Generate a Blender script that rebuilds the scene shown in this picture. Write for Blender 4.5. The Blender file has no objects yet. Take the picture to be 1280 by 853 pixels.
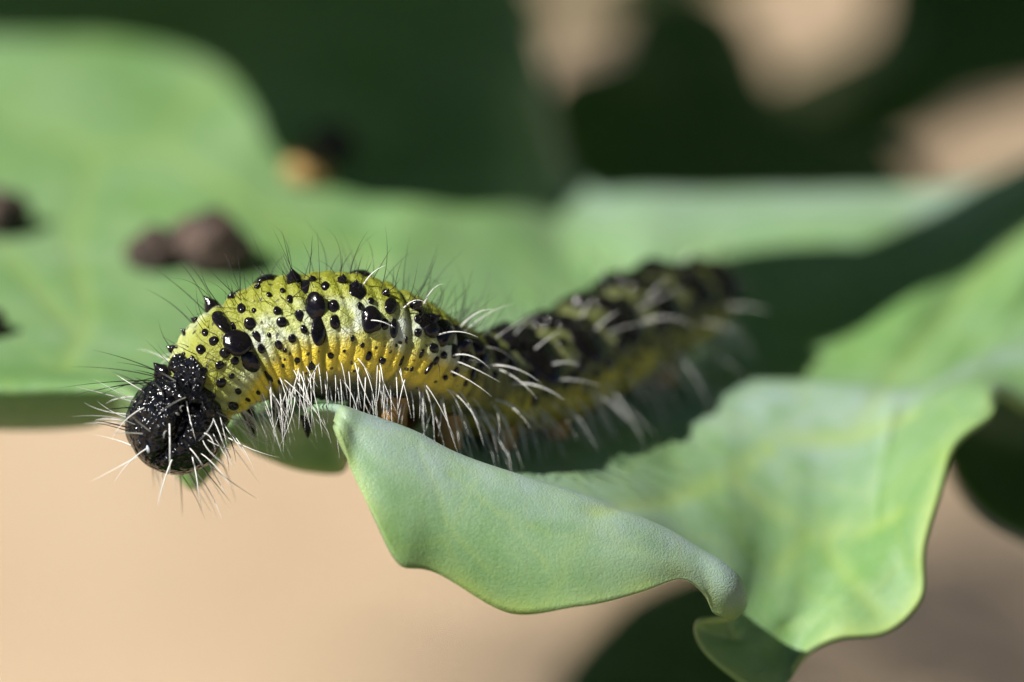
import bpy, bmesh, math, random
import numpy as np
from mathutils import Vector, Matrix, noise
from mathutils.bvhtree import BVHTree
from mathutils.kdtree import KDTree

# ------------------------------------------------------------------ camera
# one Blender unit is one centimetre of the real place
sc = bpy.context.scene
sc.unit_settings.scale_length = 0.01
D, PITCH, H = 28.0, math.radians(20), 14.0      # focus distance, camera pitch, height of the leaf
FW = Vector((0, math.cos(PITCH), -math.sin(PITCH)))
UP = Vector((0, math.sin(PITCH), math.cos(PITCH)))
RT = Vector((1, 0, 0))
CAM = Vector((0, 0, H)) - FW * D
cam = bpy.data.cameras.new('camera')
camo = bpy.data.objects.new('camera', cam)
sc.collection.objects.link(camo)
camo.location = CAM
camo.rotation_euler = (math.pi / 2 - PITCH, 0, 0)
cam.sensor_width = 36
cam.lens = 36 * D / 4.0
cam.clip_start = 1
cam.clip_end = 3000
cam.dof.use_dof = True
cam.dof.focus_distance = D - 0.06
cam.dof.aperture_fstop = cam.lens * 1e-3 / (2 * 0.70)     # lens opening 1.4 cm across
sc.camera = camo

# ------------------------------------------------------------------ light
SUN = Vector((-0.63, -0.27, 0.73)).normalized()
w = bpy.data.worlds.new('World')
sc.world = w
w.use_nodes = True
nt = w.node_tree
sky = nt.nodes.new('ShaderNodeTexSky')
sky.sky_type = 'NISHITA'
sky.sun_disc = False
sky.altitude = 3000
sky.air_density = 0.55
sky.dust_density = 0.3
sky.sun_elevation = math.asin(SUN.z)
sky.sun_rotation = math.atan2(SUN.x, SUN.y)
bg = nt.nodes['Background']
bg.inputs['Strength'].default_value = 0.05
nt.links.new(sky.outputs[0], bg.inputs['Color'])
sl = bpy.data.lights.new('sun', 'SUN')
sl.energy = 5.0
sl.angle = math.radians(0.53)
sl.color = (1.0, 0.96, 0.88)
slo = bpy.data.objects.new('sun', sl)
sc.collection.objects.link(slo)
slo.location = (-20, -12, 60)
slo.rotation_euler = (-SUN).to_track_quat('-Z', 'Y').to_euler()
vs = sc.view_settings
vs.view_transform = 'Standard'
vs.look = 'None'
vs.gamma = 1
vs.exposure = 0.72
vs.use_curve_mapping = False
sc.cycles.use_denoising = True
sc.cycles.max_bounces = 6

# ------------------------------------------------------------------ helpers
rnd = random.Random(7)


def at(px, py, d):
    """a point seen at (px, py) of the 1280 x 853 photograph, d centimetres beyond the focus plane"""
    k = (D + d) / D
    return CAM + RT * ((px - 640) / 320 * k) + UP * ((426.5 - py) / 320 * k) + FW * (D + d)


def link(o, parent=None):
    sc.collection.objects.link(o)
    if parent is not None:
        o.parent = parent
        o.matrix_parent_inverse = parent.matrix_basis.inverted()
    return o


def empty(name, loc, label, cat, group=None):
    o = bpy.data.objects.new(name, None)
    o.location = loc
    o.empty_display_size = 0.3
    o['label'] = label
    o['category'] = cat
    if group:
        o['group'] = group
    return link(o)


def mesh_obj(name, verts, faces, mat, parent=None, smooth=True):
    me = bpy.data.meshes.new(name)
    me.from_pydata([tuple(v) for v in verts], [], faces)
    if smooth:
        me.polygons.foreach_set('use_smooth', [True] * len(me.polygons))
    if mat:
        me.materials.append(mat)
    me.update()
    return link(bpy.data.objects.new(name, me), parent)


def attr(me, name, vals):
    a = me.attributes.new(name, 'FLOAT', 'POINT')
    a.data.foreach_set('value', np.asarray(vals, dtype=np.float32))


def crom(P, n):
    """Catmull-Rom through the rows of P (k x m array), n steps per span, ends mirrored"""
    P = np.asarray(P, float)
    Q = np.concatenate([[2 * P[0] - P[1]], P, [2 * P[-1] - P[-2]]])
    out = []
    for i in range(1, len(Q) - 2):
        p0, p1, p2, p3 = Q[i - 1], Q[i], Q[i + 1], Q[i + 2]
        for k in range(n):
            t = k / n
            out.append(0.5 * (2 * p1 + (p2 - p0) * t + (2 * p0 - 5 * p1 + 4 * p2 - p3) * t * t
                              + (3 * p1 - p0 - 3 * p2 + p3) * t ** 3))
    out.append(P[-1])
    return np.array(out)


class NT:
    """small node-tree writer"""
    def __init__(s, name):
        s.m = bpy.data.materials.new(name)
        s.m.use_nodes = True
        s.t = s.m.node_tree
        s.b = s.t.nodes['Principled BSDF']
        s.out = s.t.nodes['Material Output']

    def n(s, typ, **kw):
        x = s.t.nodes.new('ShaderNode' + typ)
        for k, v in kw.items():
            if k.startswith('_'):
                setattr(x, k[1:], v)
            else:
                s.put(x, k, v)
        return x

    def put(s, x, k, v):
        i = int(k[1:]) if k[0] == 'i' and k[1:].isdigit() else k.replace('_', ' ')
        if isinstance(v, bpy.types.NodeSocket):
            s.t.links.new(v, x.inputs[i])
        else:
            x.inputs[i].default_value = v

    def math(s, op, a, b=0.0, c=None, clamp=False):
        x = s.n('Math', _operation=op, _use_clamp=clamp, i0=a, i1=b)
        if c is not None:
            s.put(x, 'i2', c)
        return x.outputs[0]

    def rng(s, v, a, b, c=0.0, d=1.0):
        x = s.n('MapRange', i0=v, i1=a, i2=b, i3=c, i4=d)
        return x.outputs[0]

    def ramp(s, v, stops, interp='EASE'):
        x = s.n('ValToRGB', i0=v)
        r = x.color_ramp
        r.interpolation = interp
        while len(r.elements) < len(stops):
            r.elements.new(0.5)
        for e, (p, c) in zip(r.elements, stops):
            e.position = p
            e.color = (*c, 1)
        return x.outputs[0]

    def mix(s, f, a, b, mode='MIX'):
        x = s.n('Mix', _data_type='RGBA', _blend_type=mode)
        for i, v in ((0, f), (6, a), (7, b)):
            if isinstance(v, tuple) and len(v) == 3:
                v = (*v, 1)
            s.put(x, 'i%d' % i, v)
        return x.outputs[2]

    def a(s, name):
        return s.n('Attribute', _attribute_name=name).outputs['Fac']

    def noise(s, vec, scale, detail=3.0, rough=0.5):
        return s.n('TexNoise', Vector=vec, Scale=scale, Detail=detail, Roughness=rough).outputs[0]

    def obj(s):
        return s.n('TexCoord').outputs['Object']

    def bump(s, h, strength, dist, normal=None):
        x = s.n('Bump', Height=h, Strength=strength, Distance=dist)
        if normal is not None:
            s.put(x, 'Normal', normal)
        return x.outputs[0]

    def set(s, **kw):
        for k, v in kw.items():
            if isinstance(v, tuple) and len(v) == 3 and k != 'Subsurface_Radius':
                v = (*v, 1)
            s.put(s.b, k, v)


# ------------------------------------------------------------------ materials
def leaf_material(name, base, pale, margin, trans, trans_amt, bloom_sheen):
    m = NT(name)
    o = m.obj()
    big = m.noise(o, 1.3, 3.0)
    mid = m.noise(o, 7.0, 4.0)
    warp = m.n('VectorMath', _operation='ADD', i0=o,
               i1=m.n('VectorMath', _operation='SCALE', i0=m.n('TexNoise', Vector=o, Scale=2.2, Detail=2.0).outputs[1],
                      Scale=0.35).outputs[0]).outputs[0]
    vor = m.n('TexVoronoi', _feature='DISTANCE_TO_EDGE', Vector=warp, Scale=2.6).outputs['Distance']
    net = m.rng(vor, 0.0, 0.10, 1.0, 0.0)
    vor2 = m.n('TexVoronoi', _feature='DISTANCE_TO_EDGE', Vector=warp, Scale=9.0).outputs['Distance']
    net2 = m.rng(vor2, 0.0, 0.12, 1.0, 0.0)
    veins = m.a('vein')
    edge = m.a('edge')
    wax = m.rng(m.math('ADD', m.math('MULTIPLY', big, 0.7), m.math('MULTIPLY', mid, 0.3)), 0.38, 0.62)
    c = m.mix(wax, base, pale)
    c = m.mix(m.math('MULTIPLY', m.a('bloom_sheen'), m.rng(mid, .3, .7, .45, .95)), c, bloom_sheen)  # wax bloom colour, with the bluish grazing sheen painted into it
    fine = m.noise(o, 95.0, 2.0, 0.7)
    c = m.mix(m.math('MULTIPLY', m.rng(fine, 0.35, 0.7), 0.30), c, tuple(x * 1.45 for x in pale))
    v = m.math('MAXIMUM', m.math('MULTIPLY', net, 0.30), veins)
    v = m.math('MAXIMUM', v, m.math('MULTIPLY', net2, 0.13))
    c = m.mix(m.math('MULTIPLY', v, 0.55), c, margin)
    c = m.mix(m.math('MULTIPLY', edge, m.rng(m.noise(o, 4.0), .3, .7, .1, .75)), c, margin)
    spk = m.n('TexVoronoi', Vector=o, Scale=70.0).outputs['Distance']
    spk = m.math('MULTIPLY', m.rng(spk, 0.05, 0.16, 1.0, 0.0), m.rng(m.noise(o, 12.0), 0.58, 0.72))
    c = m.mix(m.math('MULTIPLY', spk, 0.6), c, (0.75, 0.8, 0.75))
    h = m.math('ADD', m.noise(o, 120.0, 2.0), m.math('MULTIPLY', m.noise(o, 24.0, 3.0), 0.6))
    h = m.math('ADD', h, m.math('MULTIPLY', net2, 0.12))
    h = m.math('ADD', h, m.math('MULTIPLY', m.noise(o, 210.0, 1.0), 0.7))
    nb = m.bump(h, 0.30, 0.012)
    m.set(Base_Color=c, Roughness=m.rng(fine, 0.3, 0.7, 0.28, 0.58), Normal=nb)
    m.b.inputs['Specular IOR Level'].default_value = 0.32
    m.b.inputs['Sheen Weight'].default_value = 0.07
    m.b.inputs['Sheen Roughness'].default_value = 0.4
    m.b.inputs['Sheen Tint'].default_value = (0.75, 0.88, 1.0, 1)
    tr = m.n('BsdfTranslucent', Color=(*trans, 1), Normal=nb)
    mx = m.n('MixShader', i0=trans_amt, i1=m.b.outputs[0], i2=tr.outputs[0])
    m.t.links.new(mx.outputs[0], m.out.inputs['Surface'])
    return m.m


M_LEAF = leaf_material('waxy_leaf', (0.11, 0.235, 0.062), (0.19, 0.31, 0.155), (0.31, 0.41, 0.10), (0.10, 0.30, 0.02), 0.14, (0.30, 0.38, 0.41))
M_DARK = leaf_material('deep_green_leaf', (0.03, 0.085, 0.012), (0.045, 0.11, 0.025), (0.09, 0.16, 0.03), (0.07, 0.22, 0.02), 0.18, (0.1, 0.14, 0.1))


def stalk_material():
    m = NT('pale_stalk')
    o = m.obj()
    c = m.mix(m.noise(o, 3.0), (0.22, 0.32, 0.13), (0.34, 0.40, 0.22))
    m.set(Base_Color=c, Roughness=0.5, Normal=m.bump(m.noise(o, 20.0), 0.3, 0.02))
    return m.m


def soil_material():
    m = NT('sandy_soil')
    o = m.obj()
    c = m.ramp(m.noise(o, 0.35, 6.0, 0.65), [(0.3, (0.50, 0.36, 0.22)), (0.7, (0.66, 0.50, 0.34))])
    c = m.mix(m.rng(m.noise(o, 5.0, 4.0), 0.5, 0.75), c, (0.30, 0.21, 0.13))
    m.set(Base_Color=c, Roughness=0.95, Normal=m.bump(m.noise(o, 2.5, 8.0, 0.7), 0.6, 0.4))
    return m.m


def skin_material():
    m = NT('caterpillar_skin')
    o = m.obj()
    s, phi = m.a('along'), m.a('around')          # centimetres from the head, 0 on the back .. 1 on the belly
    n1 = m.noise(o, 9.0, 3.0)
    f = m.math('ADD', phi, m.math('MULTIPLY', m.math('SUBTRACT', n1, 0.5), 0.10))
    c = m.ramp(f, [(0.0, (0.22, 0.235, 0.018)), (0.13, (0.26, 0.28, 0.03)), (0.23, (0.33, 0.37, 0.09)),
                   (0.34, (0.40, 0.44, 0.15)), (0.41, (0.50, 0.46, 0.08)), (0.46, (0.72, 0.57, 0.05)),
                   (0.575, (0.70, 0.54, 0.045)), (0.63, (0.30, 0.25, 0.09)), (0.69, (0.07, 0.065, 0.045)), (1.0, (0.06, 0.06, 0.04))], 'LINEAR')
    # whitish bloom patches on the flank
    bl = m.math('MULTIPLY', m.rng(m.noise(o, 7.5, 2.0), 0.42, 0.58), m.math('MULTIPLY', m.rng(phi, 0.14, 0.26), m.rng(phi, 0.36, 0.46, 1.0, 0.0)))
    c = m.mix(m.math('MULTIPLY', bl, m.rng(s, 0.12, 0.4, 0.1, 0.8)), c, (0.60, 0.66, 0.62))
    # tail half is greener, and painted darker for its weakly lit side
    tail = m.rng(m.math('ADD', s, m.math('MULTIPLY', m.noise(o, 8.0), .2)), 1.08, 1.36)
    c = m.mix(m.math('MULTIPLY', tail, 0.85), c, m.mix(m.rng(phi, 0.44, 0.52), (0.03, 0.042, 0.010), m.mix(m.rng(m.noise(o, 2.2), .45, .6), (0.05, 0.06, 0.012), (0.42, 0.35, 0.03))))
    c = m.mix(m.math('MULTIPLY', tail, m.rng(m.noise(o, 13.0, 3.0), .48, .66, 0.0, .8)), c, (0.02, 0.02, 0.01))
    # fine dark freckles
    uv = m.n('CombineXYZ', X=s, Y=m.math('MULTIPLY', phi, 0.66), Z=0.0).outputs[0]
    d = m.n('TexVoronoi', Vector=uv, Scale=26.0, Randomness=1.0).outputs['Distance']
    keep = m.rng(m.noise(o, 22.0, 1.0), 0.45, 0.52)
    dots = m.math('MULTIPLY', m.rng(d, 0.16, 0.24, 1.0, 0.0), keep)
    c = m.mix(m.math('MULTIPLY', dots, m.rng(phi, 0.70, 0.62)), c, (0.035, 0.025, 0.015))
    # grooves between the skin rings are a darker olive
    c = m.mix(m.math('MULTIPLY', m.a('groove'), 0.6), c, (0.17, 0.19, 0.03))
    h = m.math('ADD', m.noise(o, 60.0, 3.0), m.math('MULTIPLY', m.noise(o, 160.0, 2.0), 0.5))
    m.set(Base_Color=c, Roughness=m.rng(n1, 0.3, 0.7, 0.28, 0.48), Normal=m.bump(h, 0.75, 0.014))
    m.b.inputs['Subsurface Weight'].default_value = 0.15
    m.b.inputs['Subsurface Radius'].default_value = (0.04, 0.03, 0.01)
    m.b.inputs['Subsurface Scale'].default_value = 1.0
    return m.m


def chitin_material(name, col, rough, bscale, bstr):
    m = NT(name)
    o = m.n('NewGeometry').outputs['Position']
    cell = m.n('TexVoronoi', _feature='SMOOTH_F1', Vector=o, Scale=bscale).outputs['Distance']
    h = m.math('ADD', m.math('MULTIPLY', m.noise(o, bscale * .5, 2.0, 0.5), .6), m.math('MULTIPLY', cell, -1.0))
    c = m.mix(m.noise(o, bscale * 0.2), col, tuple(x * 1.8 for x in col))
    m.set(Base_Color=c, Roughness=rough, Normal=m.bump(h, bstr, 0.018 if bstr > .9 else 0.006))
    m.b.inputs['Specular IOR Level'].default_value = 0.34
    return m.m


def bristle_material(name, col, rough):
    m = NT(name)
    m.set(Base_Color=col, Roughness=rough)
    tr = m.n('BsdfTranslucent', Color=(*col, 1))
    mx = m.n('MixShader', i0=0.25, i1=m.b.outputs[0], i2=tr.outputs[0])
    m.t.links.new(mx.outputs[0], m.out.inputs['Surface'])
    return m.m


def pellet_material(name, a, b):
    m = NT(name)
    o = m.obj()
    c = m.mix(m.rng(m.noise(o, 14.0, 4.0), 0.35, 0.65), a, b)
    m.set(Base_Color=c, Roughness=0.8, Normal=m.bump(m.noise(o, 25.0, 4.0), 0.8, 0.03))
    return m.m


M_STALK = stalk_material()
M_SOIL = soil_material()
M_SKIN = skin_material()
M_HEAD = chitin_material('black_head_capsule', (0.003, 0.003, 0.004), 0.17, 48.0, 1.0)
M_SPOT = chitin_material('black_tubercle', (0.004, 0.003, 0.004), 0.15, 40.0, 0.52)
M_LEG = chitin_material('brown_leg', (0.20, 0.11, 0.035), 0.4, 40.0, 0.4)
M_PALE = bristle_material('white_bristle', (0.86, 0.86, 0.84), 0.25)
M_BLACK = bristle_material('dark_bristle', (0.03, 0.03, 0.028), 0.3)
M_FRASS = pellet_material('dark_frass', (0.008, 0.006, 0.005), (0.10, 0.06, 0.045))
M_TAN = pellet_material('tan_frass', (0.16, 0.09, 0.025), (0.42, 0.26, 0.09))

# ------------------------------------------------------------------ ground
gv, gf = [], []
GN = 40
for j in range(GN + 1):
    for i in range(GN + 1):
        x = (i / GN - 0.5)
        y = (j / GN - 0.5)
        x, y = 1600 * x * abs(x) * 2, 1600 * y * abs(y) * 2 + 30
        z = 0.5 * noise.noise(Vector((x * 0.06, y * 0.06, 0))) + 0.2 * noise.noise(Vector((x * 0.3, y * 0.3, 3)))
        gv.append((x, y, z))
for j in range(GN):
    for i in range(GN):
        a = j * (GN + 1) + i
        gf.append((a, a + 1, a + GN + 2, a + GN + 1))
ground = mesh_obj('ground', gv, gf, M_SOIL)
ground['kind'] = 'structure'
ground['label'] = 'bare sandy tan soil far below the leaf'

# ------------------------------------------------------------------ the plant that carries the caterpillar
STALK = Vector((8.5, 5.0, 0))
plant = empty('cabbage_plant', STALK, 'pale waxy cabbage plant whose curled leaf carries the caterpillar', 'plant')


def tube(name, pts, rad, mat, parent, sides=12, steps=6):
    P = crom(np.column_stack([np.array([tuple(p) for p in pts]), rad]), steps)
    V, F = [], []
    n = len(P)
    for i in range(n):
        t = Vector(P[min(i + 1, n - 1)][:3]) - Vector(P[max(i - 1, 0)][:3])
        t.normalize()
        a = t.cross(Vector((0.3, 0.9, 0.2))).normalized()
        b = t.cross(a)
        for k in range(sides):
            an = 2 * math.pi * k / sides
            rr = P[i][3] * (1 + 0.08 * noise.noise(Vector((k * 0.7, i * 0.3, P[0][0]))))
            V.append(Vector(P[i][:3]) + (a * math.cos(an) + b * math.sin(an)) * rr)
    for i in range(n - 1):
        for k in range(sides):
            F.append((i * sides + k, i * sides + (k + 1) % sides, (i + 1) * sides + (k + 1) % sides, (i + 1) * sides + k))
    F.append(tuple(range(sides))[::-1])
    F.append(tuple((n - 1) * sides + k for k in range(sides)))
    return mesh_obj(name, V, F, mat, parent)


tube('stalk', [STALK + Vector((0, 0, -0.6)), STALK + Vector((0.3, 0.1, 7)), STALK + Vector((0.1, -0.2, 14)), STALK + Vector((0, 0.3, 21.5))],
     [0.95, 0.8, 0.65, 0.4], M_STALK, plant)

# control net of the main leaf: rows run from the far edge (0) to the near margin (9)
# each column: far edge, row 4, rows 5..9; rows 1-3 follow between
COL = [
    # far edge           row 4              row 5            row 6            crest            hang             margin
    [(-120, -90, 5.7), (-120, 338, 2.0), (-120, 408, 1.4), (-120, 454, 1.0), (-120, 484, .70), (-120, 508, .80), (-120, 535, 1.0)],
    [(0, -90, 5.7), (0, 338, 2.0), (0, 408, 1.4), (0, 454, 1.0), (0, 483, .70), (0, 508, .80), (0, 533, 1.0)],
    [(100, -90, 5.7), (100, 340, 2.0), (100, 410, 1.4), (100, 456, 1.0), (100, 482, .68), (102, 505, .78), (104, 529, .97)],
    [(180, -90, 5.7), (165, 342, 2.0), (160, 412, 1.4), (155, 456, 1.0), (152, 484, .64), (150, 502, .68), (150, 520, .78)],
    [(250, -90, 5.7), (215, 344, 2.0), (205, 415, 1.4), (205, 470, .9), (205, 520, .55), (205, 545, .58), (207, 572, .64)],
    [(310, -90, 5.7), (255, 347, 2.0), (245, 420, 1.4), (240, 480, .9), (240, 540, .52), (240, 580, .56), (240, 611, .62)],
    [(360, -90, 5.7), (285, 349, 2.0), (275, 424, 1.4), (270, 484, .9), (270, 525, .52), (270, 556, .55), (268, 582, .60)],
    [(400, -90, 5.7), (310, 352, 2.0), (300, 428, 1.4), (295, 488, .9), (295, 518, .5), (294, 535, .52), (292, 550, .56)],
    [(440, -90, 5.7), (350, 360, 1.95), (335, 435, 1.35), (330, 492, .7), (332, 520, .40), (330, 545, .50), (328, 566, .62)],
    [(480, -90, 5.7), (400, 370, 1.9), (380, 450, 1.3), (375, 506, .5), (372, 511, .10), (378, 546, .40), (382, 585, .66)],
    [(520, -90, 5.7), (440, 380, 1.9), (420, 460, 1.25), (410, 512, .42), (408, 507, -.04), (418, 538, .34), (434, 582, .62)],
    [(545, -90, 5.7), (465, 388, 1.85), (445, 470, 1.2), (434, 518, .38), (430, 509, -.09), (424, 517, -.13), (418, 527, -.13)],
    [(570, -90, 5.7), (490, 396, 1.8), (470, 480, 1.1), (458, 528, .33), (455, 519, -.10), (446, 553, -.17), (440, 588, -.2)],
    [(595, -90, 5.6), (520, 406, 1.8), (505, 490, 1.05), (492, 542, .28), (488, 533, -.10), (480, 595, -.22), (469, 652, -.28)],
    [(625, -70, 5.5), (550, 418, 1.75), (538, 500, 1.0), (526, 558, .24), (522, 548, -.10), (512, 630, -.24), (500, 706, -.30)],
    [(655, -20, 5.2), (580, 428, 1.7), (572, 510, .95), (566, 577, .2), (560, 567, -.10), (556, 645, -.225), (545, 716, -.235)],
    [(682, 100, 4.5), (630, 445, 1.65), (630, 522, .9), (630, 600, .2), (622, 588, -.10), (632, 678, -.22), (640, 766, -.2)],
    [(705, 202, 3.95), (700, 463, 1.55), (710, 535, .85), (714, 618, .24), (702, 612, -.08), (715, 685, -.2), (726, 757, -.22)],
    [(750, 243, 3.55), (770, 477, 1.48), (785, 560, .8), (792, 650, .3), (780, 640, -.05), (790, 690, -.16), (802, 740, -.17)],
    [(800, 243, 3.4), (825, 487, 1.4), (838, 595, .75), (842, 690, .33), (836, 664, .0), (842, 698, -.1), (850, 723, -.1)],
    [(860, 245, 3.4), (868, 491, 1.36), (876, 628, .68), (875, 722, .34), (870, 685, .02), (876, 708, -.06), (878, 738, -.06)],
    [(920, 243, 3.4), (905, 492, 1.33), (905, 662, .62), (893, 748, .34), (901, 704, .03), (908, 733, -.05), (890, 762, .0)],
    [(975, 242, 3.4), (935, 492, 1.32), (928, 688, .61), (908, 768, .34), (922, 726, .06), (927, 750, .02), (906, 771, .03)],
    [(1030, 241, 3.4), (962, 493, 1.3), (946, 708, .62), (910, 782, .36), (924, 746, .18), (926, 762, .15), (912, 774, .14)],
    [(1080, 241, 3.4), (985, 494, 1.3), (963, 722, .62), (928, 785, .42), (904, 788, .36), (885, 782, .31), (870, 776, .27)],
    [(1120, 240, 3.4), (1005, 495, 1.3), (985, 728, .63), (955, 788, .46), (930, 806, .39), (906, 815, .32), (884, 815, .27)],
    [(1155, 239, 3.4), (1025, 496, 1.3), (1008, 728, .66), (985, 782, .52), (966, 818, .44), (950, 843, .36), (940, 858, .30)],
    [(1185, 237, 3.4), (1045, 497, 1.3), (1030, 722, .68), (1012, 770, .54), (996, 804, .48), (983, 838, .42), (971, 868, .37)],
    [(1210, 232, 3.4), (1062, 498, 1.3), (1047, 714, .69), (1034, 752, .54), (1023, 780, .49), (1012, 802, .45), (1003, 820, .42)],
    [(1235, 225, 3.4), (1078, 499, 1.3), (1066, 702, .70), (1058, 735, .54), (1053, 760, .47), (1050, 782, .41), (1047, 798, .38)],
    [(1260, 215, 3.45), (1093, 500, 1.3), (1088, 682, .73), (1094, 720, .56), (1100, 750, .49), (1105, 774, .43), (1108, 791, .39)],
    [(1290, 202, 3.5), (1106, 500, 1.3), (1100, 652, .79), (1115, 690, .62), (1130, 716, .54), (1143, 736, .47), (1152, 748, .43)],
    [(1320, 190, 3.5), (1118, 499, 1.3), (1105, 612, .86), (1122, 636, .72), (1135, 656, .61), (1146, 672, .54), (1155, 686, .5)],
    [(1350, 180, 3.55), (1132, 497, 1.32), (1112, 572, 1.0), (1130, 582, .85), (1148, 593, .73), (1163, 603, .64), (1176, 613, .58)],
    [(1380, 172, 3.6), (1148, 493, 1.36), (1130, 540, 1.1), (1150, 545, .95), (1168, 550, .82), (1182, 554, .74), (1194, 558, .69)],
    [(1410, 165, 3.6), (1162, 488, 1.42), (1160, 512, 1.16), (1185, 510, 1.0), (1208, 510, .88), (1225, 514, .80), (1238, 522, .78)],
    [(1440, 158, 3.65), (1175, 480, 1.48), (1180, 494, 1.26), (1203, 490, 1.12), (1224, 489, 1.0), (1237, 493, .92), (1243, 504, .90)],
    [(1470, 150, 3.7), (1205, 466, 1.65), (1205, 478, 1.45), (1222, 478, 1.36), (1238, 480, 1.28), (1250, 488, 1.22), (1256, 500, 1.2)],
    [(1510, 140, 3.8), (1260, 450, 1.85), (1262, 468, 1.7), (1272, 480, 1.6), (1282, 492, 1.52), (1290, 505, 1.48), (1294, 520, 1.46)],
    [(1600, 120, 4.0), (1420, 430, 2.1), (1420, 460, 1.9), (1420, 480, 1.8), (1420, 500, 1.72), (1420, 520, 1.68), (1420, 540, 1.66)],
]
net = []
for ci, c in enumerate(COL):
    a, b = np.array(c[0], float), np.array(c[1], float)
    col = [a]
    for k in (1, 2, 3):
        t = k / 4
        p = a * (1 - t) + b * t
        p[1] += 10 * math.sin(ci * 0.9 + k * 2.1) * math.sin(math.pi * t)
        col.append(p)
    # the far lip stands up a little so its front slope takes the light
    k = min(1, max(0, (ci - 17) / 5))
    col[1][1] -= 6 * k
    col[2][1] += 14 * k
    col += [np.array(q, float) for q in c[1:]]
    # the ridge of the right lobe stands above the hollow behind it
    k = min(1, max(0, (ci - 18) / 3)) * min(1, max(0, (38 - ci) / 3))
    b3 = np.array([b[0] * .88 + a[0] * .12, b[1] - 14, b[2] + 0.45])
    col[3] = col[3] * (1 - k) + b3 * k
    net.append(col)
net = np.array(net)                                   # columns x 10 rows x 3
SUBC, SUBR = 9, 11
A = crom(net.reshape(len(net), -1), SUBC).reshape(-1, 10, 3)
G = np.stack([crom(A[i], SUBR) for i in range(len(A))])
for _ in range(6):
    Q = G.copy()
    Q[1:-1, 1:-1] = 0.5 * G[1:-1, 1:-1] + 0.125 * (G[:-2, 1:-1] + G[2:, 1:-1] + G[1:-1, :-2] + G[1:-1, 2:])
    G = Q
nc, nr = G.shape[:2]
verts = []
for i in range(nc):
    for j in range(nr):
        p = at(*G[i, j])
        n1 = noise.noise(p * 1.6) * 0.022 + noise.noise(p * 4.5) * 0.006
        verts.append(p + Vector((0, -0.25, 0.95)) * n1)
faces = [(i * nr + j, i * nr + j + 1, (i + 1) * nr + j + 1, (i + 1) * nr + j) for i in range(nc - 1) for j in range(nr - 1)]
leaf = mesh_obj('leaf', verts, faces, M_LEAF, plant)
leaf['label'] = 'broad pale waxy leaf with curled wavy margin under the caterpillar'
bvh = BVHTree.FromPolygons(verts, faces)


def on_leaf(px, py, tree=None):
    d = (at(px, py, 0) - CAM).normalized()
    hit = (tree or bvh).ray_cast(CAM, d)
    return hit[0], hit[1]


veins = [
    ([(742, 640), (830, 628), (905, 600), (970, 553), (1065, 545), (1150, 520)], 1.0),
    ([(905, 600), (960, 640), (1020, 668), (1085, 664), (1130, 640)], .8),
    ([(970, 715), (1000, 680), (1030, 655)], .7),
    ([(1020, 668), (1060, 720), (1100, 770)], .6),
    ([(1280, 300), (1150, 430), (1065, 545)], .7),
    ([(0, 150), (120, 190), (200, 190), (280, 235), (380, 300), (480, 330)], .9),
    ([(200, 190), (240, 120), (330, 90)], .6),
    ([(120, 190), (90, 300), (110, 400), (80, 470)], .7),
    ([(0, 310), (60, 380), (110, 430)], .7),
    ([(560, 590), (620, 640), (690, 670), (800, 690)], .5),
    ([(520, 560), (545, 610), (560, 660), (620, 720)], .5),
    ([(620, 640), (680, 700), (700, 745)], .45),
]
pts = []
for pl, wgt in veins:
    for a, b in zip(pl[:-1], pl[1:]):
        for k in range(14):
            q = np.array(a) + (np.array(b) - np.array(a)) * k / 14
            h, _ = on_leaf(*q)
            if h is not None:
                pts.append((h, wgt))
kd = KDTree(len(pts))
for i, (p, _) in enumerate(pts):
    kd.insert(p, i)
kd.balance()
vv = []
for p in verts:
    _, i, dd = kd.find(p)
    vv.append(pts[i][1] * math.exp(-(dd / (0.045 if pts[i][1] > .5 else .011)) ** 2))
attr(leaf.data, 'vein', vv)
ed = []
for i in range(nc):
    for j in range(nr):
        q = 0.0
        dm = (Vector(verts[i * nr + nr - 1]) - Vector(verts[i * nr + j])).length
        if j > nr * 0.55:
            q = math.exp(-(dm / 0.06) ** 2)
        ed.append(q)
attr(leaf.data, 'edge', ed)
blm = []  # crest, ridge and far lip: wax bloom plus painted sheen
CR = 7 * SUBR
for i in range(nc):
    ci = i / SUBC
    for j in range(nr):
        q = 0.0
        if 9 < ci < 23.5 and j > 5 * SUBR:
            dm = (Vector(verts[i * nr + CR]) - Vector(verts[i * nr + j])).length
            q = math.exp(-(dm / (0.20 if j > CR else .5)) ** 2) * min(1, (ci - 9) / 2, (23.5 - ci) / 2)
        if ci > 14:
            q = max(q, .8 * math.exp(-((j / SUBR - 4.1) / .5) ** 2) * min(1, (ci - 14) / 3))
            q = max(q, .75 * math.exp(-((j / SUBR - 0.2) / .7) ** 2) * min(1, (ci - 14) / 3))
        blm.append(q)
attr(leaf.data, 'bloom_sheen', blm)
me = leaf.data
for v, q in zip(me.vertices, vv):
    v.co.z -= 0.012 * q
so = leaf.modifiers.new('thickness', 'SOLIDIFY')
so.thickness = 0.026
so.offset = 0.0
so.use_rim = True
tube('petiole', [at(1400, 330, 2.9), at(1700, 330, 3.6), STALK + Vector((-1.5, -0.5, 12.8)), STALK + Vector((0.1, 0, 11.0))], [0.12, 0.16, 0.22, 0.3], M_STALK, leaf)


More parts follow.
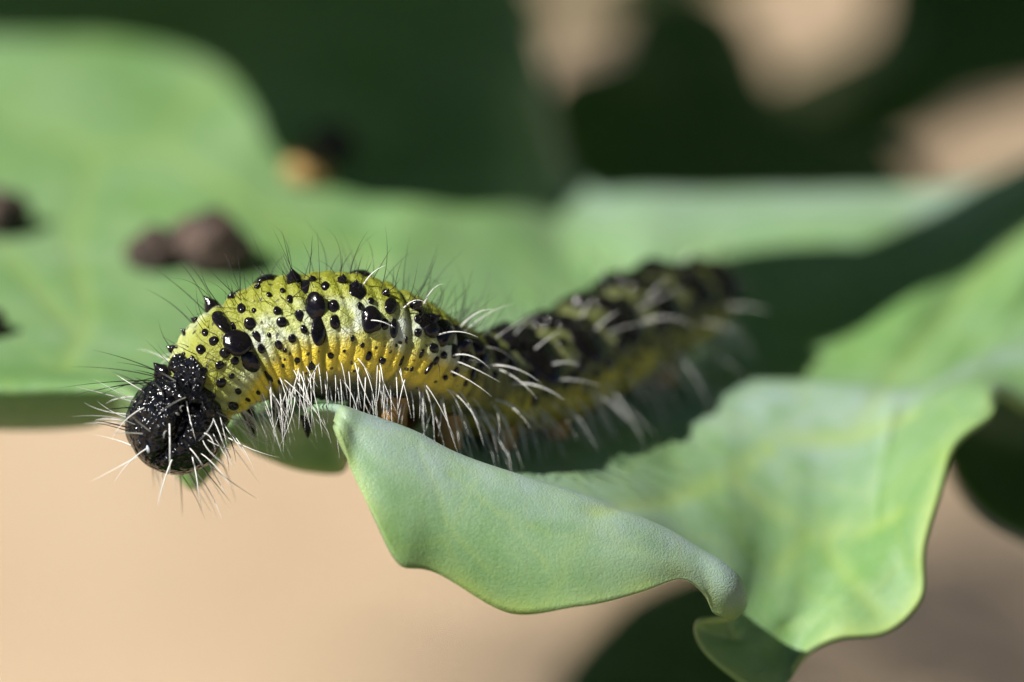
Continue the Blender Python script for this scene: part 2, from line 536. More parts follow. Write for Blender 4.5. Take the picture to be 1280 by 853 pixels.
# ------------------------------------------------------------------ simpler leaves, from an outline in space
def outline_leaf(outline, mat, parent, label=None, camber=0.12, ripple=0.05, rings=12, seed=0, thick=0.03):
    P = np.array([tuple(p) for p in outline])
    P = crom(np.vstack([P, P[:1]]), 6)[:-1]
    c = P.mean(axis=0)
    nrm = np.zeros(3)
    for i in range(len(P)):
        nrm += np.cross(P[i] - c, P[(i + 1) % len(P)] - c)
    nrm /= np.linalg.norm(nrm)
    if nrm[2] < 0:
        nrm = -nrm
    size = np.abs(P - c).max()
    V, F, E = [tuple(c + nrm * camber * size)], [], [0.0]
    n = len(P)
    for r in range(1, rings + 1):
        t = r / rings
        for i in range(n):
            q = c + (P[i] - c) * t
            wv = noise.noise(Vector(q * (1.4 / size * 2)) + Vector((seed, 0, 0)))
            q = q + nrm * (camber * size * (1 - t * t) + ripple * size * wv * min(1, 2.2 - 2 * t))
            V.append(tuple(q))
            E.append(max(0, (t - .93) / .07))
    for i in range(n):
        F.append((0, 1 + i, 1 + (i + 1) % n))
    for r in range(rings - 1):
        for i in range(n):
            a = 1 + r * n
            F.append((a + i, a + n + i, a + n + (i + 1) % n, a + (i + 1) % n))
    o = mesh_obj('leaf', V, F, mat, parent)
    rad = np.array([math.atan2(v[1] - c[1], v[0] - c[0]) for v in V])
    vn = np.exp(-(np.sin(rad * 3.5) / 0.16) ** 2) * 0.8
    attr(o.data, 'vein', vn)
    attr(o.data, 'edge', E)
    attr(o.data, 'bloom_sheen', [0.0] * len(V))
    m = o.modifiers.new('thickness', 'SOLIDIFY')
    m.thickness = thick
    m.offset = 0
    if label:
        o['label'] = label
    return o


def toward_sun(p, t):
    return p + SUN * t


def surf(px, py):
    h, _ = on_leaf(px, py)
    if h is None:
        h = at(px, py, (600 - py) / 116)
    return h


# unseen leaf overhead, outlined to keep the far left corner in shade
e1 = [(-160, 30), (0, 48), (150, 52), (265, 82), (320, 140), (352, 195), (440, 245), (560, 262), (650, 262), (722, 246)]
A1 = [toward_sun(surf(*p), 2.3) for p in e1]
B1 = [A1[-1] + Vector((0.5, 2.6, 0.1)), A1[-3] + Vector((0.6, 5.6, 0.3)), A1[4] + Vector((0, 6.6, .6)), A1[0] + Vector((-1.4, 5.0, .4))]
L1 = outline_leaf(A1 + B1, M_LEAF, plant, 'unseen higher leaf shaped to shade the far corner', camber=0.03, ripple=0.02, seed=3)
# unseen narrow leaf overhead, outlined to shade the tail and band behind it
lo = [(856, 492), (960, 462), (1080, 412), (1180, 358), (1280, 292), (1400, 215)]
hi = [(1400, 130), (1280, 196), (1180, 262), (1100, 302), (1000, 328), (880, 335)]
L2 = outline_leaf([toward_sun(surf(*p), 3.1) for p in lo] + [toward_sun(surf(*p), 3.1) for p in hi], M_LEAF, plant,
             'unseen narrow leaf shaped to shade the tail of the caterpillar', camber=0.02, ripple=0.01, seed=5)
tube('petiole', [toward_sun(surf(1280, 250), 3.1) + Vector((0, 0, -.02)), Vector((3.5, 4.5, 17.2)), STALK + Vector((0, 0, 17.0))], [0.06, 0.12, 0.2], M_STALK, L2)
tube('petiole', [B1[1] + Vector((-.4, -.6, 0.02)), Vector((3.0, 6.5, 18.5)), STALK + Vector((0, .2, 19.0))], [0.07, 0.14, 0.2], M_STALK, L1)
# unseen big leaves added on the right to block sky, not the sun
for k, (cx, cy, cz, rx, ry) in enumerate(((2.6, 1.2, 19.2, 3.2, 3.6), (5.5, -4.2, 19.8, 3.8, 3.4), (3.0, 8.6, 20.4, 4.2, 3.6), (9.5, 1.0, 18.6, 3.4, 4.4))):
    ol = [Vector((cx + rx * (1 + .12 * math.sin(4 * a + k)) * math.cos(a), cy + ry * (1 + .12 * math.sin(3 * a + 2 * k)) * math.sin(a), cz + .5 * math.sin(2 * a + k))) for a in [i * math.pi / 7 for i in range(14)]]
    o = outline_leaf(ol, M_LEAF, plant, None, camber=0.06, ripple=0.06, seed=60 + k)
    tube('petiole', [Vector((cx, cy, cz + .1)), (Vector((cx, cy, cz)) + STALK + Vector((0, 0, 20.5))) / 2 + Vector((0, 0, .3)), STALK + Vector((0, 0, 18.5 + .6 * k))], [0.1, 0.18, 0.26], M_STALK, o)
# unseen low leaves added to stop light bouncing up off the soil
for k, (cx, cy, cz, rx, ry) in enumerate(((0.6, 0.6, 8.6, 4.2, 3.6), (-5.2, -2.2, 7.6, 3.6, 3.8), (5.0, -3.4, 7.9, 3.8, 3.6), (-0.8, -6.6, 7.2, 4.4, 3.4))):
    ol = [Vector((cx + rx * (1 + .12 * math.sin(4 * a + k)) * math.cos(a), cy + ry * (1 + .12 * math.sin(3 * a + 2 * k)) * math.sin(a), cz + .4 * math.sin(2 * a + k))) for a in [i * math.pi / 7 for i in range(14)]]
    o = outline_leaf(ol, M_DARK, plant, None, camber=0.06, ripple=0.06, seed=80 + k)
    tube('petiole', [Vector((cx, cy, cz + .1)), (Vector((cx, cy, cz)) + STALK + Vector((0, 0, 6.5))) / 2 + Vector((0, 0, -.3)), STALK + Vector((0, 0, 4.5 + .5 * k))], [0.1, 0.2, 0.28], M_STALK, o)
# leaves below
o = outline_leaf([at(*p) for p in [(1170, 540, 2.2), (1200, 610, 2.0), (1260, 660, 1.9), (1400, 720, 2.0), (1600, 720, 2.4), (1650, 560, 3.4), (1400, 470, 3.6), (1200, 490, 3.0)]],
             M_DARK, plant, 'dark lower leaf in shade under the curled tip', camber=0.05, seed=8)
tube('petiole', [at(1600, 620, 2.8), at(1900, 660, 3.4), STALK + Vector((0, 0, 9.0))], [0.08, 0.14, 0.22], M_STALK, o)
o = outline_leaf([at(*p) for p in [(690, 850, 5.6), (735, 790, 6.0), (800, 730, 6.4), (900, 700, 6.6), (980, 760, 6.2), (960, 860, 5.6), (860, 940, 5.0), (760, 980, 4.8), (700, 930, 5.0)]],
             M_DARK, plant, 'dark lower leaf hanging behind the curled margin', camber=0.04, seed=11)
tube('petiole', [at(880, 840, 5.7), at(1100, 980, 5.6), at(1500, 980, 5.4), STALK + Vector((0, 0, 8.0))], [0.06, 0.1, 0.14, 0.22], M_STALK, o)

# ------------------------------------------------------------------ plant behind
STALK2 = Vector((6.0, 13.0, 0))
plant2 = empty('cabbage_plant', STALK2, 'dark shaded cabbage plant standing behind the waxy leaf', 'plant')
tube('stalk', [STALK2 + Vector((0, 0, -0.6)), STALK2 + Vector((-.2, 0, 7)), STALK2 + Vector((0.2, .2, 14)), STALK2 + Vector((0.2, 0, 22))],
     [0.9, 0.75, 0.6, 0.4], M_STALK, plant2)
back = [
    ([(655, 280, 6.6), (682, 110, 7.2), (765, 66, 7.6), (785, 10, 8.2), (850, -18, 8.4), (915, 0, 8.3), (955, 65, 8), (975, 120, 7.6),
      (1060, 160, 7.4), (1130, 195, 7.2), (1165, 280, 6.6), (1000, 360, 6), (760, 360, 6)], 'broad dark leaf between the pale gaps'),
    ([(1075, -160, 9.4), (1095, 10, 8.8), (1035, 95, 8.4), (985, 150, 8), (1040, 195, 7.8), (1140, 178, 8), (1215, 136, 8.2), (1330, 110, 8.4),
      (1500, 40, 8.8), (1500, -170, 9.6)], 'dark leaf high above the far lip'),
    ([(560, -160, 9), (650, -90, 8.6), (670, 0, 8.2), (668, 90, 7.8), (640, 180, 7.4), (540, 200, 7.2), (480, 0, 8)], 'dark leaf beside the shaded lobe'),
]
for k, (pl, lb) in enumerate(back):
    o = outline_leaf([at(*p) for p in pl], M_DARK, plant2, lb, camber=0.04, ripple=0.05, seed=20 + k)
    c = sum((at(*p) for p in pl), Vector()) / len(pl)
    tube('petiole', [c + Vector((0, .05, -.05)), (c + STALK2 + Vector((0, 0, c.z))) / 2 + Vector((0, .6, -.2)), STALK2 + Vector((0.1, 0, c.z - 1.5))], [0.1, 0.14, 0.22], M_STALK, o)
# unseen tall leaves added behind it to block the sky near the horizon
for k, (cx, cy, cz, rx, rz) in enumerate(((-7.0, 15.5, 18.5, 4.6, 6.0), (0.5, 17.5, 19.5, 4.6, 6.4), (8.0, 18.0, 19.0, 4.8, 6.4), (15.0, 14.5, 18.5, 4.6, 6.2))):
    ol = [Vector((cx + rx * (1 + .1 * math.sin(5 * a + k)) * math.cos(a), cy + (.25 * rz) * math.sin(a), cz + rz * (1 + .08 * math.sin(4 * a + k)) * math.sin(a))) for a in [i * math.pi / 8 for i in range(16)]]
    o = outline_leaf(ol, M_DARK, plant2, None, camber=0.08, ripple=0.06, seed=90 + k)
    tube('petiole', [Vector((cx, cy - .1, cz - 2)), Vector(((cx + STALK2.x) / 2, cy, cz - rz - .2)), STALK2 + Vector((0, 0, 13.0 + k))], [0.12, 0.2, 0.28], M_STALK, o)
# unseen leaf added overhead to keep the back leaves in shade
cp = [(520, 330, 6.5), (640, -60, 9), (900, -130, 10), (1300, -130, 10), (1620, 20, 9), (1560, 360, 6.8), (1250, 430, 6), (900, 420, 5.8)]
o = outline_leaf([toward_sun(at(*p), 5.0) for p in cp], M_LEAF, plant2, 'unseen upper leaf added to shade the dark leaves', camber=0.04, seed=31)


def on_ground(px, py):
    p = at(px, py, 0)
    d = (p - CAM).normalized()
    return CAM + d * (-CAM.z / d.z)


SH = []  # unseen leaves added high up to shade patches of the ground
for cx, cy, rx, ry in ((820, 800, 105, 45), (1010, 760, 110, 42), (1130, 850, 130, 38), (1230, 720, 105, 45), (1350, 810, 110, 45), (930, 880, 110, 40), (1100, 660, 110, 36),
                       (1330, 630, 120, 36), (690, 900, 90, 42), (1200, 785, 70, 34), (1060, 815, 60, 28), (715, 45, 60, 30), (960, 75, 45, 22), (1085, 10, 45, 24), (1235, 205, 50, 20), (760, -20, 60, 24), (570, 835, 42, 17), (650, 760, 36, 14), (500, 900, 55, 20)):
    SH.append(([(cx + rx * (1 + .18 * math.sin(5 * a + cx)) * math.cos(a), cy + ry * (1 + .18 * math.sin(3 * a + cy)) * math.sin(a)) for a in [i * math.pi / 6 for i in range(12)]], 18.5 + 2.0 * math.sin(cx * .05)))
for k, (pl, t) in enumerate(SH):
    op = [toward_sun(on_ground(*p), t) for p in pl]
    o = outline_leaf(op, M_LEAF, plant2, None, camber=0.05, seed=40 + k)
    c = sum(op, Vector()) / len(op)
    tube('petiole', [c, (c + STALK2 + Vector((0, 0, c.z))) / 2 + Vector((0, 0, -.6)), STALK2 + Vector((0.1, 0, min(c.z + .5, 20)))], [0.12, 0.16, 0.24], M_STALK, o)

# ------------------------------------------------------------------ caterpillar
PATH = [  # px, py, depth, radius in px, roll (degrees toward the viewer)
    (186, 583, -.03, 6, 55), (189, 578, -.03, 24, 55), (199, 563, -.01, 47, 55), (214, 540, .02, 60, 52), (231, 516, .05, 57, 48), (245, 498, .07, 50, 44),
    (262, 474, .08, 58, 38), (284, 451, .09, 64, 30), (318, 430, .1, 68, 20), (364, 415, .1, 71, 12), (412, 411, .1, 72, 8), (460, 417, .13, 70, 6),
    (508, 436, .2, 66, 6), (553, 461, .33, 62, 6), (600, 477, .5, 61, 6), (650, 475, .68, 64, 4), (702, 456, .9, 68, 2), (755, 429, 1.15, 70, 0),
    (805, 403, 1.4, 68, 0), (848, 384, 1.6, 60, 0), (880, 373, 1.74, 46, 0), (900, 368, 1.83, 28, 0), (909, 366, 1.87, 7, 0)]
CP = crom(np.array([(*at(a, b, c), r / 320, math.radians(ro)) for a, b, c, r, ro in PATH]), 40)
seg = np.linalg.norm(np.diff(CP[:, :3], axis=0), axis=1)
S = np.concatenate([[0], np.cumsum(seg)])
NS = 620
SS = np.linspace(0, S[-1], NS)
CC = np.column_stack([np.interp(SS, S, CP[:, k]) for k in range(5)])
NECK = np.interp(5 * 40, np.arange(len(S)), S)
SEG = 0.285
cat = empty('caterpillar', at(430, 560, .3), 'yellow and black spotted caterpillar with white bristles arching over the leaf', 'caterpillar')


def frame(i):
    a, b = max(i - 6, 0), min(i + 6, NS - 1)
    T = Vector(CC[b, :3] - CC[a, :3]).normalized()
    u = Vector((0, 0, 1)) - T * T.z
    u.normalize()
    side = T.cross(u).normalized()
    if side.dot(-FW) < 0:
        side = -side
    r = CC[i, 4]
    d = u * math.cos(r) + side * math.sin(r)
    s2 = side * math.cos(r) - u * math.sin(r)
    return T, d, s2


NPH = 144
FR = [frame(i) for i in range(NS)]
BV, along, around, groove = [], [], [], []
for i in range(NS):
    T, d, s2 = FR[i]
    c, R, s = Vector(CC[i, :3]), CC[i, 3], SS[i]
    sb = s - NECK
    for k in range(NPH):
        ph = -math.pi + 2 * math.pi * k / NPH
        a = abs(ph)
        dirv = d * math.cos(ph) + s2 * math.sin(ph)
        rr, gr = R, 0.0
        if sb < 0:     # head: two round lobes with a cleft along the back
            rr *= 1.05 - 0.30 * math.exp(-(ph / 0.20) ** 2) * min(1, -sb / 0.06 + .2) - 0.08 * math.exp(-((a - math.pi) / 0.6) ** 2)
            p = c + dirv * rr
            rr += 0.004 * noise.noise(p * 24) + 0.006 * noise.noise(p * 11)
        else:
            wob = 0.02 * noise.noise(Vector((sb * 5, ph * 1.5, 0)))
            x = (sb + wob + 0.03 * math.cos(a * 2)) / SEG
            fs = x - math.floor(x)
            deep = math.exp(-(min(fs, 1 - fs) / 0.05) ** 2)
            fa = (fs * 6) % 1.0
            fine = math.exp(-(min(fa, 1 - fa) / 0.17) ** 2)
            amt = 1.0 if a < 1.55 else max(0.35, 1 - (a - 1.55) * 0.9)
            gr = min(1, (0.55 * fine + deep) * amt)
            rr *= 1 - 0.055 * deep * amt - 0.036 * fine * amt
            rr *= 1 + 0.05 * math.exp(-((a - 1.8) / 0.28) ** 2) * (0.6 + 0.4 * math.sin(fs * math.pi))   # fold along the flank
            rr *= 1 + (0.16 + 0.17 * math.exp(-((sb - .62) / .38) ** 2)) * math.exp(-((a - math.pi) / 0.8) ** 2) * min(1, sb / .3) * max(0, min(1, (2.2 - sb) / .4))   # deep belly
            rr += 0.004 * noise.noise(Vector((sb * 14, ph * 5, 2))) + 0.007 * noise.noise(Vector((sb * 4, ph * 2, 7)))
        BV.append(c + dirv * rr)
        along.append(max(sb, 0))
        around.append(a / math.pi)
        groove.append(gr)
BF, mats = [], []
ineck = int(np.searchsorted(SS, NECK))
for i in range(NS - 1):
    for k in range(NPH):
        k2 = (k + 1) % NPH
        BF.append((i * NPH + k, i * NPH + k2, (i + 1) * NPH + k2, (i + 1) * NPH + k))
        mats.append(1 if i < ineck else 0)
BF.append(tuple(range(NPH))[::-1])
mats.append(1)
BF.append(tuple((NS - 1) * NPH + k for k in range(NPH)))
mats.append(0)
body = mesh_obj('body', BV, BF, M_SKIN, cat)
body.data.materials.append(M_HEAD)
body.data.polygons.foreach_set('material_index', mats)
attr(body.data, 'along', along)
attr(body.data, 'around', around)
attr(body.data, 'groove', groove)
bb = BVHTree.FromPolygons(BV, BF)


def skin(s_cm, ph):
    """point and outward normal on the skin, s_cm behind the neck, ph from the back"""
    i = min(NS - 2, max(1, int(np.searchsorted(SS, NECK + s_cm))))
    k = int(round((ph + math.pi) / (2 * math.pi) * NPH)) % NPH
    T, d, s2 = FR[i]
    n = (d * math.cos(ph) + s2 * math.sin(ph)).normalized()
    return Vector(BV[i * NPH + k]), n, T


# raised black spots share a few dome shapes
def dome(seed, spike=0.0, lump=0.2, sub=2):
    bm = bmesh.new()
    bmesh.ops.create_icosphere(bm, subdivisions=sub, radius=1)
    for v in bm.verts:
        n = noise.noise(v.co * 1.05 + Vector((seed * 3.1, 0, 0)))
        v.co *= 1 + lump * n
        if v.co.z > 0 and spike:
            rr = math.hypot(v.co.x, v.co.y)
            v.co.z += spike * math.exp(-(rr / 0.32) ** 2)
    me = bpy.data.meshes.new('tubercle')
    bm.to_mesh(me)
    bm.free()
    me.polygons.foreach_set('use_smooth', [True] * len(me.polygons))
    me.materials.append(M_SPOT)
    return me


DOMES = [dome(k, 0, 0.14, 3) for k in range(4)]
LUMPS = [dome(10 + k, 0, 0.22, 3) for k in range(3)]
SHIELD = [dome(30 + k, 0, 0.2, 3) for k in range(2)]
for q_ in SHIELD:
    q_.materials[0] = M_HEAD
SPIKES = [dome(20 + k, 0.7, 0.2, 3) for k in range(2)]
cinv = cat.matrix_basis.inverted()
nspot = 0
roots = []          # where dark bristles grow


def tubercle(p, n, T, rl, rw, rz, kinds):
    global nspot
    n = n.normalized()
    x = (T - n * T.dot(n)).normalized()
    y = n.cross(x)
    Mx = Matrix((x, y, n)).transposed().to_4x4()
    o = bpy.data.objects.new('tubercle', kinds[nspot % len(kinds)])
    o.matrix_basis = cinv @ (Matrix.Translation(p) @ Mx @ Matrix.Rotation(rnd.uniform(-.3, .3), 4, 'Z') @ Matrix.Diagonal((rl, rw, rz, 1)))
    sc.collection.objects.link(o)
    o.parent = cat
    nspot += 1
    return o


Z1 = [(375, 290, 28, 26), (425, 350, 46, 36), (456, 410, 27, 30), (455, 295, 18, 18), (430, 250, 13, 12), (407, 302, 9, 9), (323, 322, 10, 10),
      (348, 346, 15, 12), (311, 372, 14, 14), (381, 382, 15, 15), (411, 406, 12, 12), (366, 418, 14, 12), (319, 434, 11, 9), (371, 471, 15, 13),
      (402, 451, 9, 8), (421, 496, 9, 9), (408, 541, 13, 13), (468, 256, 7, 7), (475, 334, 13, 14), (490, 369, 13, 12), (512, 452, 11, 10),
      (513, 329, 7, 7), (541, 359, 11, 12), (537, 257, 12, 12), (550, 291, 16, 15), (576, 223, 12, 11), (601, 273, 14, 16), (616, 312, 11, 11),
      (581, 340, 12, 13), (513, 210, 8, 7), (553, 198, 8, 7), (596, 404, 9, 9), (641, 422, 10, 10), (620, 187, 28, 19), (648, 248, 34, 40),
      (660, 312, 27, 38), (678, 184, 13, 11), (703, 243, 16, 17), (709, 291, 17, 18), (695, 390, 9, 9), (262, 326, 7, 7), (285, 395, 6, 6),
      (235, 365, 6, 6), (260, 385, 5, 5), (555, 420, 5, 5), (560, 375, 6, 7), (450, 520, 6, 6), (480, 500, 6, 6), (545, 470, 6, 6)]
Z2 = [(130, 165, 15, 12), (152, 412, 11, 11), (83, 447, 12, 12), (245, 182, 33, 27), (257, 236, 12, 11), (296, 217, 12, 10), (300, 285, 38, 46),
      (365, 235, 23, 25), (345, 300, 13, 20), (377, 315, 16, 25), (230, 350, 8, 9), (265, 375, 8, 9), (287, 413, 11, 17), (336, 430, 12, 12),
      (403, 430, 9, 9), (475, 405, 10, 10), (463, 282, 15, 13), (462, 330, 13, 15), (510, 305, 36, 30), (545, 352, 30, 26), (520, 385, 20, 14),
      (503, 455, 9, 16), (555, 410, 13, 12), (440, 460, 7, 7), (385, 375, 6, 6), (420, 355, 6, 7), (200, 395, 6, 6), (600, 330, 26, 22), (590, 395, 20, 18),
      (620, 420, 18, 14), (485, 290, 40, 30), (555, 330, 46, 34), (612, 362, 42, 34), (668, 385, 38, 32), (718, 372, 36, 30), (640, 425, 24, 18), (700, 430, 30, 22),
      (755, 415, 34, 26), (795, 440, 30, 24), (525, 430, 14, 12), (597, 470, 14, 12), (660, 478, 18, 14), (730, 480, 20, 14), (560, 490, 10, 9), (630, 510, 12, 9), (790, 365, 40, 32), (840, 340, 40, 34)]
for zs, ox, oy, k in ((Z1, 120, 280, 2.369), (Z2, 360, 300, 2.844)):
    for zx, zy, rx, ry in zs:
        px, py = ox + zx / k, oy + zy / k
        h, n = on_leaf(px, py, bb)
        if h is None:
            continue
        if n.dot(FW) > 0:
            n = -n
        r1, r2 = rx / k / 320, ry / k / 320
        # foreshortening on the turned-away back
        f = max(0.45, abs(n.dot(FW)))
        i = int(np.argmin(np.linalg.norm(CC[:, :3] - np.array(h), axis=1)))
        T = FR[i][0]
        tubercle(h, n, T, r1 * 1.05, r2 / f * 1.05, min(r1, r2) * 0.45 + 0.004, LUMPS if max(r1, r2) > 0.04 else DOMES)
        if min(r1, r2) > .012:
            roots.append((h, n, r1))
# shield plates just behind the head
for px, py, r1, r2 in ((237, 473, 25, 22), (226, 488, 18, 18), (250, 490, 22, 20), (263, 511, 15, 15), (242, 503, 17, 16), (202, 449, 13, 15), (193, 463, 13, 15)):
    h, n = on_leaf(px, py, bb)
    if h is None:
        i = int(NS * .07)
        h, n, _t = skin(0.06, -0.6)
    if n.dot(FW) > 0:
        n = -n
    T = FR[ineck + 4][0]
    tubercle(h, n, T, r1 / 320, r2 / 320, 0.026, SHIELD)
    roots.append((h, n, .05))
# both flanks of every ring: the far side, and the blurred hind half on the near side
total = SS[-1] - NECK
nseg = int(total / SEG)
for q in range(nseg + 1):
    s0 = q * SEG
    for sg in (-1, 1):
        near = sg > 0
        if near and s0 < 1.22:
            continue
        if s0 < 0.2:
            continue
        if s0 < 1.22:
            rows = [(0.55, 0.14, .045, .045, LUMPS), (0.95, 0.14, .055, .075, LUMPS), (0.75, .045, .03, .03, DOMES), (1.15, .06, .024, .024, DOMES)]
        else:
            rows = [(0.30, 0.14, .062, .06, LUMPS), (0.85, 0.14, .07, .10, LUMPS), (0.62, .045, .03, .03, DOMES), (0.7, .225, .028, .03, DOMES),
                    (1.15, .06, .03, .03, DOMES), (1.1, .2, .035, .03, DOMES), (1.35, .02, .024, .024, DOMES), (1.4, .24, .024, .022, DOMES), (1.62, .08, .022, .018, DOMES), (1.5, .14, .018, .018, DOMES), (0.1, .06, .03, .03, SPIKES), (0.4, .23, .035, .03, DOMES)]
        for ph, ds, r1, r2, kd_ in rows:
            if s0 + ds > total - 0.1:
                continue
            p, n, T = skin(s0 + ds + rnd.uniform(-.01, .01), sg * (ph + rnd.uniform(-.05, .05)))
            k = rnd.uniform(.85, 1.2)
            tubercle(p, n, T, r1 * k, r2 * k, min(r1, r2) * (.8 if kd_ is SPIKES else .42) * k, kd_)
            roots.append((p, n, r1))
# black cones along the back outline
for px, py, r in ((265, 382, 13), (205, 443, 15), (367, 349, 12), (428, 351, 8), (444, 360, 10), (289, 372, 6), (322, 360, 6), (391, 350, 6), (482, 367, 7), (520, 383, 11), (540, 400, 11), (245, 398, 6), (231, 410, 5), (216, 425, 7)):
    for dy in range(0, 60):
        h, n = on_leaf(px, py + dy, bb)
        if h is not None:
            break
    if h is None:
        continue
    if n.dot(FW) > 0:
        n = -n
    i = int(np.argmin(np.linalg.norm(CC[:, :3] - np.array(h), axis=1)))
    tubercle(h, n, FR[i][0], r / 400, r / 440, r / 320 * .8, SPIKES)
    roots.append((h, n, r / 320))

# pale plate on the face
h, n = on_leaf(185, 562, bb)
M_FACE = chitin_material('pale_face_plate', (0.35, 0.40, 0.45), 0.35, 60.0, 0.3)
fm = dome(40, 0, .15, 3)
fm.materials[0] = M_FACE
fm.name = 'face_plate'
fo = tubercle(h, n if n.dot(FW) < 0 else -n, FR[8][0], .017, .009, .006, [fm])
fo.name = 'face_plate'

# legs: short brown stumps under the front and fleshy gripping legs under the middle and tail
def leg_mesh(name, mat, lens, rads):
    V, F = [], []
    for j, (l, r) in enumerate(zip(lens, rads)):
        for k in range(12):
            an = 2 * math.pi * k / 12
            V.append((r * math.cos(an), r * 0.85 * math.sin(an), -l))
    for j in range(len(lens) - 1):
        for k in range(12):
            F.append((j * 12 + k, j * 12 + (k + 1) % 12, (j + 1) * 12 + (k + 1) % 12, (j + 1) * 12 + k))
    F.append(tuple((len(lens) - 1) * 12 + k for k in range(12)))
    me = bpy.data.meshes.new(name)
    me.from_pydata(V, [], F)
    me.polygons.foreach_set('use_smooth', [True] * len(me.polygons))
    me.materials.append(mat)
    return me


for nm, me, spots in (
        ('leg', leg_mesh('leg', M_HEAD, (0, .05, .10, .14, .17), (.04, .035, .024, .016, .004)), (.12, .30, .47)),
        ('gripping_leg', leg_mesh('gripping_leg', M_LEG, (0, .05, .10, .15, .165), (.07, .066, .06, .066, .03)), (.95, 1.2, 1.46, 1.72, 2.5))):
    for s0 in spots:
        for sg in (-1, 1):
            p, n, T = skin(s0, sg * 2.55)
            dn = (n * 0.5 + Vector((0, 0, -1))).normalized()
            z = -dn
            x = (T - z * T.dot(z)).normalized()
            y = z.cross(x)
            k = 1.0
            hit = bvh.ray_cast(p, dn)
            if hit[0] is not None and nm == 'gripping_leg':
                k = min(1.6, max(.4, (hit[0] - p).length / .165))
            o = bpy.data.objects.new(nm, me)
            o.matrix_basis = cinv @ (Matrix.Translation(p - dn * .03) @ Matrix((x, y, z)).transposed().to_4x4() @ Matrix.Diagonal((1, 1, k * 1.15, 1)))
            sc.collection.objects.link(o)
            o.parent = cat

# bristles: tapered curved tubes
HV = {'pale': ([], []), 'dark': ([], [])}


def bristle(kind, p, d, length, r, bend, n=7):
    V, F = HV[kind]
    base = len(V)
    d = d.normalized()
    side = d.cross(Vector((.31, .77, .55))).normalized()
    up2 = d.cross(side)
    pos = p.copy()
    for j in range(n + 1):
        t = j / n
        rr = r * (1 - 0.92 * t ** 1.4)
        for k in range(4):
            an = math.pi / 2 * k
            V.append(pos + side * (rr * math.cos(an)) + up2 * (rr * math.sin(an)))
        dd = (d + bend * t).normalized()
        pos = pos + dd * (length / n)
    for j in range(n):
        for k in range(4):
            F.append((base + j * 4 + k, base + j * 4 + (k + 1) % 4, base + (j + 1) * 4 + (k + 1) % 4, base + (j + 1) * 4 + k))


def rv(a=1.0):
    return Vector((rnd.gauss(0, a), rnd.gauss(0, a), rnd.gauss(0, a)))


DOWN = Vector((0, 0, -1))
# white fringe along both flanks, growing in tufts
s0 = 0.03
while s0 < total - .08:
    for sg in (1, -1):
        for ph0, nb_ in ((1.76, 3), (2.0, 4.5), (2.3, 3.5)):
            sc0 = s0 + rnd.uniform(-.02, .02)
            dense = 1.0 if s0 < 1.5 else .6
            lean = rnd.gauss(.12, .22)
            for q in range(max(1, int(nb_ * dense * (1 if sg > 0 else .5) * rnd.uniform(.3, 1.45)))):
                p, n, T = skin(min(max(.01, sc0 + rnd.gauss(0, .02)), total - .05), sg * (ph0 + rnd.gauss(0, .07)))
                d = n * 0.95 + DOWN * rnd.uniform(.15, .5) + T * (lean + rnd.gauss(0, .22)) + rv(.12)
                L = rnd.uniform(.10, .30) * (1.12 if s0 > 1.0 else 0.9)
                bristle('pale', p, d, L, rnd.uniform(.0015, .0028), DOWN * rnd.uniform(.5, 1.9) + T * rnd.gauss(.1, .3) + rv(.22), 10)
    s0 += rnd.uniform(.045, .085)
# long pale bristles from the back of the rear half and a few from the flank
for q in range(22):
    s0 = rnd.uniform(.95, total - .1)
    p, n, T = skin(s0, rnd.uniform(-.3, 1.5))
    bristle('pale', p, n + T * .35 + rv(.25), rnd.uniform(.14, .26), rnd.uniform(.002, .0032), DOWN * rnd.uniform(.2, 1.0) + rv(.3))
# dark bristles from the spots
for p, n, r in roots:
    for q in range(rnd.choice((0, 1, 1))):
        bristle('dark', p, n + rv(.35), rnd.uniform(.07, .16) if r < .03 else rnd.uniform(.12, .24), rnd.uniform(.0014, .0022), rv(.45) + Vector((-.2, 0, 0)))
for q in range(150):
    s0 = rnd.uniform(0.0, 1.25)
    p, n, T = skin(s0, rnd.gauss(0, .35))
    bristle('dark', p, n + rv(.25) - T * .1, rnd.choice((rnd.uniform(.05, .14), rnd.uniform(.14, .28))), rnd.uniform(.0013, .002), rv(.55), 9)
# head bristles
for q in range(85):
    i = rnd.randint(6, ineck - 3)
    k = rnd.randint(0, NPH - 1)
    p = Vector(BV[i * NPH + k])
    n = (p - Vector(CC[i, :3])).normalized()
    T = FR[i][0]
    kind = 'pale' if rnd.random() < .62 else 'dark'
    bristle(kind, p, n - T * .35 + rv(.2), rnd.uniform(.10, .27), rnd.uniform(.002, .0034), DOWN * rnd.uniform(0, .5) + rv(.35))
# long dark bristles reaching forward from behind the head
for px, py, dx, dy, L in ((205, 443, -1, .5, .30), (198, 446, -1, .25, .36), (190, 455, -1, -.1, .38), (188, 465, -1, -.2, .40), (200, 440, -1, .1, .28), (186, 470, -1, .05, .26),
                          (262, 385, -.5, 1, .26), (258, 388, -.8, .9, .28), (268, 382, -.25, 1, .24), (300, 370, -.2, 1, .2), (240, 404, -.7, .8, .24)):
    for dy2 in range(0, 60):
        h, n = on_leaf(px, py + dy2, bb)
        if h is not None:
            break
    if h is not None:
        bristle('dark', h, RT * dx + UP * dy + rv(.12), L, .0024, RT * -.2 + DOWN * rnd.uniform(.1, .5), 9)
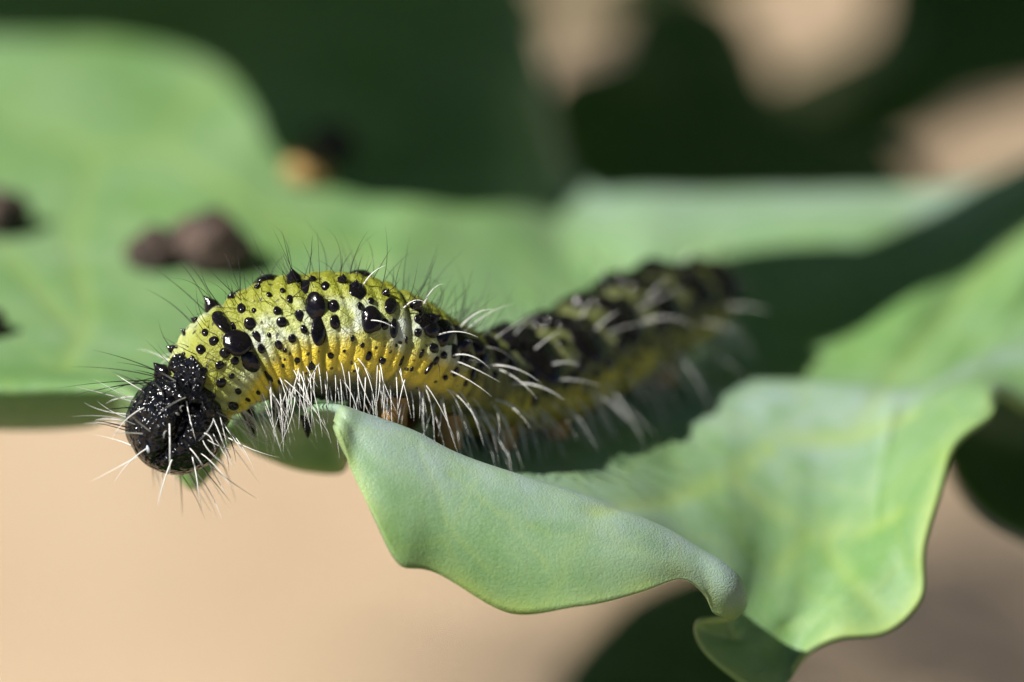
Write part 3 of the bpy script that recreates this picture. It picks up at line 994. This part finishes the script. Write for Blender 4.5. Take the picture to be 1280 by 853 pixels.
# a few curved white ones on the near flank
for px, py, dx, dy, L in ((232, 490, .1, -1, .2), (212, 530, .05, -1, .22), (455, 402, .9, .2, .14), (545, 420, .9, .35, .2), (565, 445, 1, .25, .18), (605, 458, 1, .15, .26),
                          (640, 480, 1, .1, .25), (505, 385, .8, .8, .14), (530, 380, .5, 1, .16), (575, 410, .7, .8, .22), (455, 355, .6, .9, .13), (180, 510, -1, -.5, .2),
                          (185, 560, -1, -.6, .2), (215, 575, -.4, -1, .2), (240, 570, .3, -1, .2), (265, 520, .5, -1, .2), (620, 500, .8, -.2, .2), (600, 520, .6, -.6, .24)):
    h, n = on_leaf(px, py, bb)
    if h is not None:
        bristle('pale', h, RT * dx + UP * dy - FW * .5, L, .0034, UP * -.9 + rv(.2), 10)
for kind, mat, lab in (('pale', M_PALE, 'long white bristles fringing the flanks'), ('dark', M_BLACK, 'fine dark bristles on the back and head')):
    o = mesh_obj('bristles', HV[kind][0], HV[kind][1], mat, cat)
    o['kind'] = 'stuff'
    o['label'] = lab

# ------------------------------------------------------------------ droppings on the leaf
def pellet(px, py, r, mat, label, seed, sx=1.0):
    h, n = on_leaf(px, py)
    if n.dot(FW) > 0:
        n = -n
    bm = bmesh.new()
    bmesh.ops.create_icosphere(bm, subdivisions=4, radius=1)
    for v in bm.verts:
        k = 1 + .28 * noise.noise(v.co * 1.4 + Vector((seed, 0, 0))) + .1 * noise.noise(v.co * 4 + Vector((seed, 2, 0)))
        v.co = v.co * k
        v.co = Vector((v.co.x * r * sx, v.co.y * r, v.co.z * r * .85))
    me = bpy.data.meshes.new('dropping')
    bm.to_mesh(me)
    bm.free()
    me.polygons.foreach_set('use_smooth', [True] * len(me.polygons))
    me.materials.append(mat)
    o = bpy.data.objects.new('dropping', me)
    o.location = h + n * r * .62
    o.rotation_euler = (rnd.uniform(-.2, .2), rnd.uniform(-.2, .2), rnd.uniform(0, 3))
    o['label'] = label
    o['category'] = 'dropping'
    return link(o)


pellet(196, 332, .11, M_FRASS, 'smaller dark brown dropping touching a rounder one on the leaf', 1, 1.25)
pellet(264, 334, .155, M_FRASS, 'round dark brown dropping beside a smaller one on the leaf', 4, 1.1)
pellet(-2, 288, .13, M_FRASS, 'lone dark dropping on the open lit leaf away from the pair', 9)
pellet(-14, 420, .08, M_FRASS, 'dark dropping near the drooping leaf margin', 12)
pellet(384, 230, .10, M_TAN, 'tan dropping at the edge of the leaf shadow', 15)
pellet(412, 196, .10, M_FRASS, 'dark dropping in the leaf shadow behind the tan one', 18)

crumb = pellet(600, 632, .0075, pellet_material('yellow_crumb', (0.25, 0.16, 0.03), (0.5, 0.38, 0.12)), 'tiny yellow crumb stuck to the folded face of the leaf', 21, 1.3)
crumb.name = 'crumb'
crumb['category'] = 'crumb'
